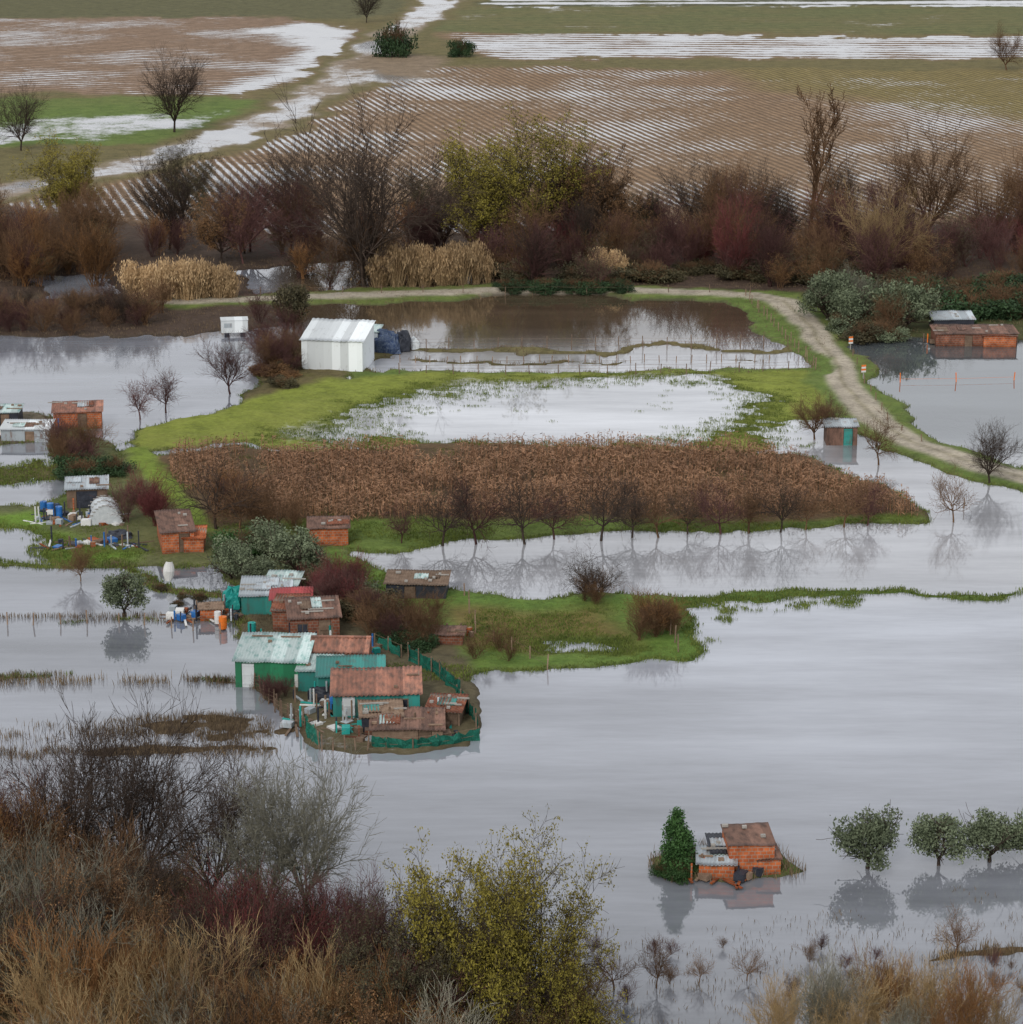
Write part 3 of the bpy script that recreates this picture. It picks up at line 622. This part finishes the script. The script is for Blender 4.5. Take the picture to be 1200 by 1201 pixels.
# ------------------------------------------------------------ building kit
class MB:
    def __init__(s): s.v=[];s.f=[]
    def hexa(s,pts):
        o=len(s.v); s.v+=pts; s.f+=[(o,o+3,o+2,o+1),(o+4,o+5,o+6,o+7),(o,o+1,o+5,o+4),(o+1,o+2,o+6,o+5),(o+2,o+3,o+7,o+6),(o+3,o,o+4,o+7)]
    def box(s,x0,x1,y0,y1,z0,z1,zb=None):
        zb=z1 if zb is None else zb
        s.hexa([(x0,y0,z0),(x1,y0,z0),(x1,y1,z0),(x0,y1,z0),(x0,y0,z1),(x1,y0,z1),(x1,y1,zb),(x0,y1,zb)])
    def cyl(s,x,y,z0,z1,r,n=12,r2=None):
        r2=r if r2 is None else r2; o=len(s.v)
        for zz,q in ((z0,r),(z1,r2)):
            for i in range(n): s.v.append((x+q*math.cos(6.2832*i/n),y+q*math.sin(6.2832*i/n),zz))
        for i in range(n): j=(i+1)%n; s.f.append((o+i,o+j,o+n+j,o+n+i))
        s.f.append(tuple(o+n+i for i in range(n)))
    def mesh(s,name,mat,smooth=False):
        me=bpy.data.meshes.new(name); me.from_pydata(s.v,[],s.f); me.materials.append(mat); me.update()
        return me
def corr(w_,d_,zf_,zb_,mat,name,wl=.22,amp=.03,ov=.2,y0=0):
    nx=max(8,int(w_/wl*4)); ny=7; xs=np.linspace(-w_/2-ov,w_/2+ov,nx+1); ys=np.linspace(y0-ov,y0+d_+ov,ny+1)
    Xg,Yg=np.meshgrid(xs,ys); sl=(zb_-zf_)/d_; sd=random.random()*50
    Z=zf_+(Yg-y0)*sl+np.sin(Xg/wl*6.283)*amp+vn(Xg/1.1+sd,Yg/1.3+sd)*.05+.06
    n1_=(nx+1)*(ny+1); top=np.stack([Xg,Yg,Z],-1).reshape(-1,3); bot=top-np.array([0,0,.03])
    I=np.arange(n1_).reshape(ny+1,nx+1)
    q=np.stack([I[:-1,:-1],I[:-1,1:],I[1:,1:],I[1:,:-1]],-1).reshape(-1,4)
    qs=[q,(q+n1_)[:,::-1]]
    for e in (I[0],I[-1],I[:,0],I[:,-1]): qs.append(np.stack([e[:-1],e[1:],e[1:]+n1_,e[:-1]+n1_],-1))
    return mesh_np(name,np.concatenate([top,bot]),np.concatenate(qs),mats=[mat])
def hut(name,u,v,w_,d_,h_,rot=0,wall=BRICK,roof=GREY,rise=.4,kind='mono',door=.25,doormat=WOOD,win=-.25,wl=.22,amp=.03,ov=.2,stones=4,doorw=.9,wallh=None):
    x,y=G(u,v); e=empty(name,(x,y,0),math.radians(rot)); t=.13; hb=h_+(rise if kind=='mono' else 0)
    m=MB(); dx=door*w_ if door is not None else None
    if dx is not None:
        m.box(-w_/2,dx-doorw/2,0,t,-.2,h_); m.box(dx+doorw/2,w_/2,0,t,-.2,h_); m.box(dx-doorw/2,dx+doorw/2,0,t,min(1.85,h_-.15),h_)
    else: m.box(-w_/2,w_/2,0,t,-.2,h_)
    m.box(-w_/2,w_/2,d_-t,d_,-.2,hb); m.box(-w_/2,-w_/2+t,t,d_-t,-.2,h_,hb); m.box(w_/2-t,w_/2,t,d_-t,-.2,h_,hb)
    if kind=='gable':
        for s_ in (-1,1):
            xa=s_*(w_/2-t/2)-t/2; o=len(m.v)
            m.v+=[(xa,0,h_),(xa,d_,h_),(xa,d_/2,h_+rise),(xa+t,0,h_),(xa+t,d_,h_),(xa+t,d_/2,h_+rise)]
            m.f+=[(o,o+1,o+2),(o+3,o+5,o+4),(o,o+2,o+5,o+3),(o+1,o+4,o+5,o+2)]
    obj("walls",m.mesh("walls",wall),parent=e)
    if kind=='mono': obj("roof",corr(w_,d_,h_,hb,roof,"roof",wl,amp,ov),parent=e)
    else:
        obj("roof_front",corr(w_,d_/2,h_,h_+rise,roof,"roof",wl,amp,.12),parent=e)
        obj("roof_back",corr(w_,d_/2,h_+rise,h_,roof,"roof",wl,amp,.12,d_/2),parent=e)
        r=MB(); r.box(-w_/2-.1,w_/2+.1,d_/2-.12,d_/2+.12,h_+rise+.05,h_+rise+.16); obj("ridge",r.mesh("ridge",roof),parent=e)
    if dx is not None:
        r=MB(); hh=min(1.85,h_-.15)
        r.box(dx-doorw/2+.03,dx+doorw/2-.03,.05,.09,0,hh-.03)
        for i in range(3): 
            if .3+i*.65<hh-.03: r.box(dx-doorw/2+.05,dx+doorw/2-.05,.02,.048,.2+i*.65,.3+i*.65)
        obj("door",r.mesh("door",doormat),parent=e)
    if win is not None:
        cx=win*w_; r=MB(); zc=h_*.6
        r.box(cx-.4,cx+.4,-.05,-.003,zc+.3,zc+.36); r.box(cx-.4,cx+.4,-.05,-.003,zc-.36,zc-.3); r.box(cx-.4,cx-.34,-.05,-.003,zc-.3,zc+.3); r.box(cx+.34,cx+.4,-.05,-.003,zc-.3,zc+.3); r.box(cx-.02,cx+.02,-.05,-.022,zc-.3,zc+.3)
        obj("window_frame",r.mesh("wf",WOOD),parent=e)
        r=MB(); r.box(cx-.34,cx+.34,-.02,-.002,zc-.3,zc+.3); obj("window_pane",r.mesh("wp",DARK),parent=e)
    r=MB()
    for i in range(stones):
        sx_=random.uniform(-w_/2,w_/2); fy=random.uniform(.1,.9); sy_=fy*d_
        zz=(h_+rise*fy if kind=='mono' else h_+rise*(1-abs(2*fy-1)))+.08
        a_=random.uniform(.1,.25); 
        if random.random()<.35: r.box(sx_-a_*4,sx_+a_*4,sy_-.06,sy_+.06,zz,zz+.08)
        else: r.box(sx_-a_,sx_+a_*.6,sy_-.12,sy_+.1,zz,zz+.14)
    if stones: obj("roof_weights",r.mesh("rw",random.choice([CONC,WOOD])),parent=e)
    if stones>3 and kind=='mono':
        for _ in range(2):
            pw=random.uniform(.7,1.3); px=random.uniform(-w_/2+.5,w_/2-.5); y1=random.uniform(.2,.5)*d_; L_=random.uniform(.35,.5)*d_
            pm_=corr(pw,L_,h_+rise*y1/d_+.07,h_+rise*(y1+L_)/d_+.07,random.choice([GREY,RUST,PALE,WOOD,BRICKD,TEAL]),"patch",wl,amp,.02,y1)
            obj("roof_patch",pm_,(px,0,0),parent=e)
    return e
hut("white_metal_shed",390,436,6.6,6.5,3.4,rot=-8,wall=WHITE,roof=WHITE,rise=.9,kind='mono',door=None,win=None,wl=.5,amp=.04,stones=0)
hut("storage_shed",434,413,1.8,3,2.3,rot=-6,wall=GREY,roof=PALE,rise=.2,door=None,win=None,stones=0)
hut("brick_shed",1145,406,9,4,1.4,wall=BRICKD,roof=RUST,rise=.2,door=-.1,win=.2,stones=5)
hut("brick_shed",1118,390,4.6,3.4,1.5,wall=DARK,roof=GREY,rise=.3,door=None,win=None,stones=2)
hut("brick_shed",1172,407,3.6,1.6,1.3,wall=BRICK,roof=BRICKD,rise=.1,door=None,win=None,stones=0)
hut("rusty_shed",987,522,2.9,2.4,1.8,wall=RUST,roof=GREY,rise=.2,door=.2,win=None,doormat=TEAL,stones=3)
hut("brick_shed",92,503,4.6,3.2,1.7,rot=8,wall=BRICK,roof=TILE,rise=.3,win=None,door=.1)
hut("scrap_shed",30,518,4.5,3,1.2,rot=0,wall=GREY,roof=WHITE,rise=.2,win=None,door=.1)
hut("scrap_shed",3,500,3.2,2.5,1.4,rot=0,wall=DARK,roof=PALE,rise=.2,win=None,door=.1)
hut("brick_shed",386,641,3.2,2.2,1.6,rot=4,wall=BRICK,roof=RUST,rise=.3,door=None,win=None,stones=4)
hut("brick_shed",210,650,2.6,5.5,1.9,rot=12,wall=BRICK,roof=RUST,rise=.3,door=.2,win=None,stones=3)
hut("brick_shed",228,650,1.6,3,1.4,rot=4,wall=BRICK,roof=BRICK,rise=.1,door=None,win=None,stones=2)
hut("open_shed",103,597,3.4,3,1.8,rot=8,wall=WOOD,roof=GREY,rise=.3,doorw=1.8,door=0,win=None,stones=4,doormat=DARK)
hut("low_shed",488,704,4.6,3.0,1.3,rot=-3,wall=DARK,roof=WOOD,rise=.15,door=-.1,win=None,stones=7)
hut("green_shack",318,806,4.9,4.6,1.9,rot=-3,wall=GREEN,roof=PALE,rise=.45,door=-.32,doormat=WHITE,win=None,stones=3)
hut("tiled_shack",398,795,4.0,3.4,1.9,rot=-2,wall=BRICKD,roof=TILE,rise=.5,kind='gable',door=-.2,wl=.3,amp=.045,stones=0)
hut("teal_shack",412,820,4.4,3.4,1.7,rot=3,wall=TEAL,roof=TEAL,rise=.2,win=None,stones=3)
hut("teal_shack",372,812,2.6,3,1.6,rot=-5,wall=TEAL,roof=PALE,rise=.2,win=None,stones=3)
hut("tiled_shack",442,842,5.8,3.6,1.7,rot=3,wall=TEAL,roof=TILE,rise=.55,kind='mono',door=-.32,doormat=WHITE,wl=.3,amp=.045,stones=2,win=.3)
hut("wooden_shack",478,872,4.6,3.2,1.0,rot=2,wall=WOOD,roof=RUST,rise=.25,win=None,stones=8)
hut("wooden_shack",520,852,2.2,2.6,1.1,rot=-8,wall=WOOD,roof=BRICKD,rise=.2,win=None,stones=6)
hut("wooden_shack",448,860,2.6,2.4,1.2,rot=5,wall=DARK,roof=WOOD,rise=.2,win=None,stones=6)
hut("rusty_shack",370,752,3.6,3.6,1.8,rot=8,wall=BRICKD,roof=RUST,rise=.4,door=.2,win=-.25,stones=6)
hut("rusty_shack",338,742,2.2,3,1.7,rot=-4,wall=BRICKD,roof=BRICKD,rise=.3,win=None,stones=3)
hut("red_roof_shack",342,727,2.9,2.0,1.6,rot=3,wall=BRICKD,roof=REDS,rise=.25,door=.2,win=None,stones=1)
hut("metal_shack",312,722,3.6,3.4,1.6,rot=2,wall=TEAL,roof=GREY,rise=.4,door=.25,win=None,doormat=ORANGE,stones=5)
hut("metal_shack",330,712,2.4,2.4,1.8,rot=-6,wall=RUST,roof=PALE,rise=.3,win=None,stones=3)
hut("brick_shed",524,758,2.3,1.6,.9,rot=-4,wall=BRICKD,roof=RUST,rise=.1,door=None,win=None,stones=3)
hut("brick_shed",248,728,1.6,1.2,.9,rot=5,wall=BRICK,roof=WOOD,rise=.1,door=None,win=None,stones=2)
hut("brick_hut",881,1027,2.6,2.8,1.9,rot=4,wall=BRICK,roof=RUST,rise=.12,door=None,win=None,stones=3,wl=.6,amp=.01,ov=.1)
hut("brick_annex",840,1032,2.0,2.2,1.0,rot=-4,wall=BRICK,roof=GREY,rise=.1,door=None,win=None,stones=4)
hut("brick_annex",902,1027,1.3,2.0,1.0,rot=4,wall=BRICK,roof=RUST,rise=.08,door=None,win=None,stones=3,ov=.1)
hut("brick_annex",858,1022,2.2,2.4,1.2,rot=2,wall=BRICKD,roof=DARK,rise=.1,door=None,win=None,stones=5)
# ------------------------------------------------------------ tunnel, boat, barrels, tarps
x,y=G(125,616); e=empty("greenhouse_tunnel",(x,y,0),.2)
n=14; vv=[];ff=[]
for j in range(7):
    for i in range(n+1):
        a=math.pi*i/n; r=1.35+random.uniform(-.05,.05); vv.append((r*math.cos(a),j*.55,r*1.25*math.sin(a)))
for j in range(6):
    for i in range(n): o=j*(n+1)+i; ff.append((o,o+1,o+n+2,o+n+1))
ff.append(tuple(range(n+1)))
me=bpy.data.meshes.new("film"); me.from_pydata(vv,[],ff); me.materials.append(PLAS); obj("film",me,parent=e)
m=MB()
for j in (0,3,6):
    for i in range(n):
        a=math.pi*(i+.5)/n; m.box(1.4*math.cos(a)-.14,1.4*math.cos(a)+.14,j*.55-.03,j*.55+.03,1.77*math.sin(a)-.05,1.77*math.sin(a)+.03)
obj("hoops",m.mesh("hoops",CONC),parent=e)
def lump(name,u,v,rx,ry,rz,mat,rot=0):
    n=22; vv=[];ff=[];sd=random.random()*40
    for j in range(10):
        for i in range(n):
            a=6.2832*i/n; p=math.pi/2*j/9; k=1+.25*float(vn(np.array(math.cos(a)*1.5+sd),np.array(math.sin(a)*1.5+p*2)))+.12*float(vn(np.array(a*3+sd),np.array(p*4.)))
            sq=1/max(abs(math.cos(a)),abs(math.sin(a)))**.8
            vv.append((rx*k*sq*math.cos(a)*math.cos(p)**.45,ry*k*sq*math.sin(a)*math.cos(p)**.45,rz*k*math.sin(p)**.8-.02))
    for j in range(9):
        for i in range(n): ff.append((j*n+i,j*n+(i+1)%n,(j+1)*n+(i+1)%n,(j+1)*n+i))
    me=bpy.data.meshes.new(name); me.from_pydata(vv,[],ff); me.materials.append(mat); x,y=G(u,v); return obj(name,me,(x,y,.1),rot)
lump("tarpaulin_shelter",455,413,1.5,1.2,2.1,BTARP,.1); lump("tarpaulin_shelter",472,411,.8,1.0,1.8,DARK,.2); lump("tarpaulin_shelter",486,409,.5,.7,1.1,PLAS,.2)
lump("tarpaulin_heap",385,820,1.1,.9,.8,DARK); lump("tarpaulin_heap",140,632,1.0,.7,.6,DARK,.3); lump("tarpaulin_heap",60,600,.9,.6,.5,BTARP,.3)
lump("water_tank",273,712,.8,.8,1.35,TEALP)
def barrel(u,v,mat,r=.3,h=.9,name="barrel"):
    m=MB()
    for a_,b_,q_ in ((0,.3,1),(.3,.34,1.07),(.34,.66,1),(.66,.7,1.07),(.7,1,1)): m.cyl(0,0,h*a_,h*b_,r*q_,14)
    m.cyl(r*.4,0,h,h+.05,.06,8); x,y=G(u,v); obj(name,m.mesh(name,mat),(x,y,.12),random.random()*6)
for (u,v,mt) in [(52,601,BLUE),(60,603,BLUE),(70,607,BLUE),(42,512,BLUE),(48,514,BLUE),(35,510,PWHITE),(470,835,YEL),(476,836,YEL),(362,790,PWHITE),(366,796,PWHITE),(405,772,BLUE),(392,832,BLUE),(262,738,ORANGE),(256,732,PWHITE),(330,760,BLUE),(296,745,TEALP),(445,786,BLUE),(350,806,PWHITE)]:
    barrel(u,v,mt,.3 if mt is not PWHITE else .25)
x,y=G(198,682); vv=[];ff=[]
for j in range(9):
    t=j/8; wd=.42*math.sin(math.pi*(.12+.76*t))**.7
    for i in range(7): a=math.pi*i/6; vv.append((wd*math.cos(a),-.35*math.sin(a)*(1-abs(t-.5)*.8),t*1.5))
for j in range(8):
    for i in range(6): o=j*7+i; ff.append((o,o+1,o+8,o+7))
me=bpy.data.meshes.new("rowing_boat"); me.from_pydata(vv,[],ff); me.materials.append(PWHITE); o=obj("rowing_boat",me,(x,y,.1),.2); o.rotation_euler=(-.15,.1,.3)
sm=o.modifiers.new("s",'SOLIDIFY'); sm.thickness=.04
x,y=G(276,395); e=empty("white_trailer",(x,y,0),.15); m=MB(); m.box(-1.5,1.5,0,1.8,.5,1.9); m.box(-1.56,1.56,-.06,1.86,1.9,1.98); obj("body",m.mesh("b",WHITE),parent=e)
m=MB(); 
for s_ in (-.9,.9): m.box(s_-.28,s_+.28,-.02,.2,.0,.5)
m.box(1.5,2.6,.8,.95,.45,.55); obj("wheels_and_drawbar",m.mesh("w",DARK),parent=e)
m=MB(); m.box(-1.2,-.3,-.03,-.004,1.1,1.6); obj("window",m.mesh("w",GREY),parent=e)
def junk(name,u,v,ru,rv_,n,mats):
    x,y=G(u,v); e=empty(name,(x,y,.1)); k=S(v)
    for mt in mats:
        m=MB()
        for _ in range(n//len(mats)+1):
            px=random.uniform(-ru,ru)/k; py=random.uniform(-rv_,rv_)/k*3; t=random.random(); b=random.uniform(.1,.35)
            a=random.random()*3.14; ca,sa=math.cos(a),math.sin(a)
            if t<.4: Lx,Ly,hz=random.uniform(.4,1.3),.08,.08
            elif t<.75: Lx,Ly,hz=b*1.3,b,random.uniform(.1,.5)
            else: Lx,Ly,hz=.05,.05,random.uniform(.6,1.5)
            pts=[(px+ca*i*Lx-sa*j*Ly,py+sa*i*Lx+ca*j*Ly,zz) for zz in (0,hz) for i,j in ((-1,-1),(1,-1),(1,1),(-1,1))]
            m.hexa(pts)
        obj("debris_"+mt.name,m.mesh("debris",mt),parent=e)
M6=[WOOD,GREY,DARK,PWHITE,BRICK,BLUE,WOOD,DARK]
for a in [(90,610,50,8,80,M6),(110,640,60,5,40,M6),(30,512,40,6,36,M6),(240,722,40,8,40,M6),(340,760,50,12,80,[WOOD,DARK,PWHITE,TEALP,RUST]),(400,840,60,20,110,[WOOD,DARK,TEALP,GREY,PWHITE,WOOD]),(480,850,60,18,110,[WOOD,DARK,BRICKD,TEALP,GREY]),(420,770,30,10,36,[WOOD,BLUE,TEALP]),(850,1028,45,6,30,[WOOD,DARK,BRICK]),(530,745,25,6,16,[WOOD,BRICK]),(480,700,40,4,24,[WOOD,DARK]),(1110,402,40,4,20,[WOOD,ORANGE])]:
    junk("junk_pile",*a)
# ------------------------------------------------------------ fences
def fence(name,p,spacing=2.5,h=1.2,net=None,mat=WOOD,wires=2,r=.045,jit=.12):
    W=pts_w(p); seg=np.linalg.norm(np.diff(W,axis=0),axis=1); c=np.concatenate([[0],np.cumsum(seg)]); n=max(2,int(c[-1]/spacing)+1); t=np.linspace(0,c[-1],n)
    xs=np.interp(t,c,W[:,0])+RS.randn(n)*jit; ys=np.interp(t,c,W[:,1])+RS.randn(n)*jit
    e=empty(name,(xs[0],ys[0],0)); ox,oy=xs[0],ys[0]; m=MB(); hs_=[]
    for i in range(n):
        hh=h*random.uniform(.85,1.15); hs_.append(hh); a,b=random.gauss(0,.05),random.gauss(0,.05); x_,y_=xs[i]-ox,ys[i]-oy
        m.hexa([(x_+i_*r,y_+j_*r,-.2) for i_,j_ in ((-1,-1),(1,-1),(1,1),(-1,1))]+[(x_+a+i_*r,y_+b+j_*r,hh) for i_,j_ in ((-1,-1),(1,-1),(1,1),(-1,1))])
    obj("posts",m.mesh("posts",mat),parent=e)
    if wires:
        m=MB()
        for i in range(n-1):
            for k in range(wires):
                z_=h*(.35+.5*k/max(1,wires-1)) ; a=(xs[i]-ox,ys[i]-oy);b=(xs[i+1]-ox,ys[i+1]-oy); w0=.008
                m.hexa([(a[0],a[1]-w0,z_-w0),(b[0],b[1]-w0,z_-w0),(b[0],b[1]+w0,z_-w0),(a[0],a[1]+w0,z_-w0),(a[0],a[1]-w0,z_+w0),(b[0],b[1]-w0,z_+w0),(b[0],b[1]+w0,z_+w0),(a[0],a[1]+w0,z_+w0)])
        obj("wires",m.mesh("wires",mat),parent=e)
    if net:
        vv=[];ff=[]
        for i in range(n-1):
            for k in range(5):
                f=k/5; x_=xs[i]*(1-f)+xs[i+1]*f-ox+random.gauss(0,.07); y_=ys[i]*(1-f)+ys[i+1]*f-oy+random.gauss(0,.07); hh=hs_[i]*(1-f)+hs_[i+1]*f-.45*math.sin(math.pi*f)*random.uniform(.1,1)
                vv+=[(x_,y_,0),(x_+random.gauss(0,.09),y_+random.gauss(0,.09),hh*.5),(x_,y_,hh*.95)]
        c_=len(vv)//3
        for i in range(c_-1):
            for k in range(2): o=i*3+k; ff.append((o,o+3,o+4,o+1))
        me=bpy.data.meshes.new("netting"); me.from_pydata(vv,[],ff); me.materials.append(net); obj("netting",me,parent=e)
fence("netting_fence",[(478,775),(510,790),(535,815),(560,858)],1.4,1.3,NET,mat=WOOD)
fence("netting_fence",[(565,868),(480,880),(430,876)],1.4,1.0,NET,mat=WOOD)
fence("netting_fence",[(376,878),(362,866),(356,850)],1.0,1.3,NET,mat=WOOD)
fence("netting_fence",[(470,772),(440,758)],1.3,1.2,NET,mat=WOOD)
fence("wooden_fence",[(300,806),(330,838),(358,856)],.5,1.1,None,wires=3)
fence("wooden_fence",[(376,880),(430,880)],.6,1.0,None,wires=3)
fence("pond_fence",[(470,411),(700,410),(925,409)],2.6,1.5,wires=3)
fence("pond_fence",[(470,440),(700,440),(955,436)],2.6,1.3,wires=3)
fence("pond_fence",[(875,350),(905,383),(932,408),(958,436)],2.2,1.4,wires=3,mat=WOOD)
fence("field_fence",[(60,357),(400,346),(880,346)],5,1.2)
fence("field_fence",[(-60,733),(150,730),(260,742)],2,.9,wires=0)
fence("field_fence",[(1000,420),(1040,500),(1080,520)],4,1.0,wires=0,mat=WOOD)
fence("field_fence",[(1055,448),(1190,446)],4.5,1.0,wires=1,mat=ORANGE)
fence("field_fence",[(545,700),(560,745),(640,785)],2.2,1.1)
fence("field_fence",[(780,720),(795,765)],1.6,1.3)
fence("field_fence",[(1060,600),(1200,592)],4,1.0,wires=0)
fence("vine_rows",[(470,425),(900,425)],1.6,.8,wires=1)
def board(u,v):
    x,y=G(u,v); e=empty("warning_board",(x,y,.2),.3); m=MB(); m.box(-.04,.04,-.04,.04,0,1.5); obj("post",m.mesh("p",CONC),parent=e)
    for k in range(4):
        m=MB(); m.box(-.25,.25,-.07,-.042,.7+k*.2,.898+k*.2); obj(f"stripe_{k}",m.mesh("s",ORANGE if k%2 else PWHITE),parent=e)
board(997,412); board(1012,446)
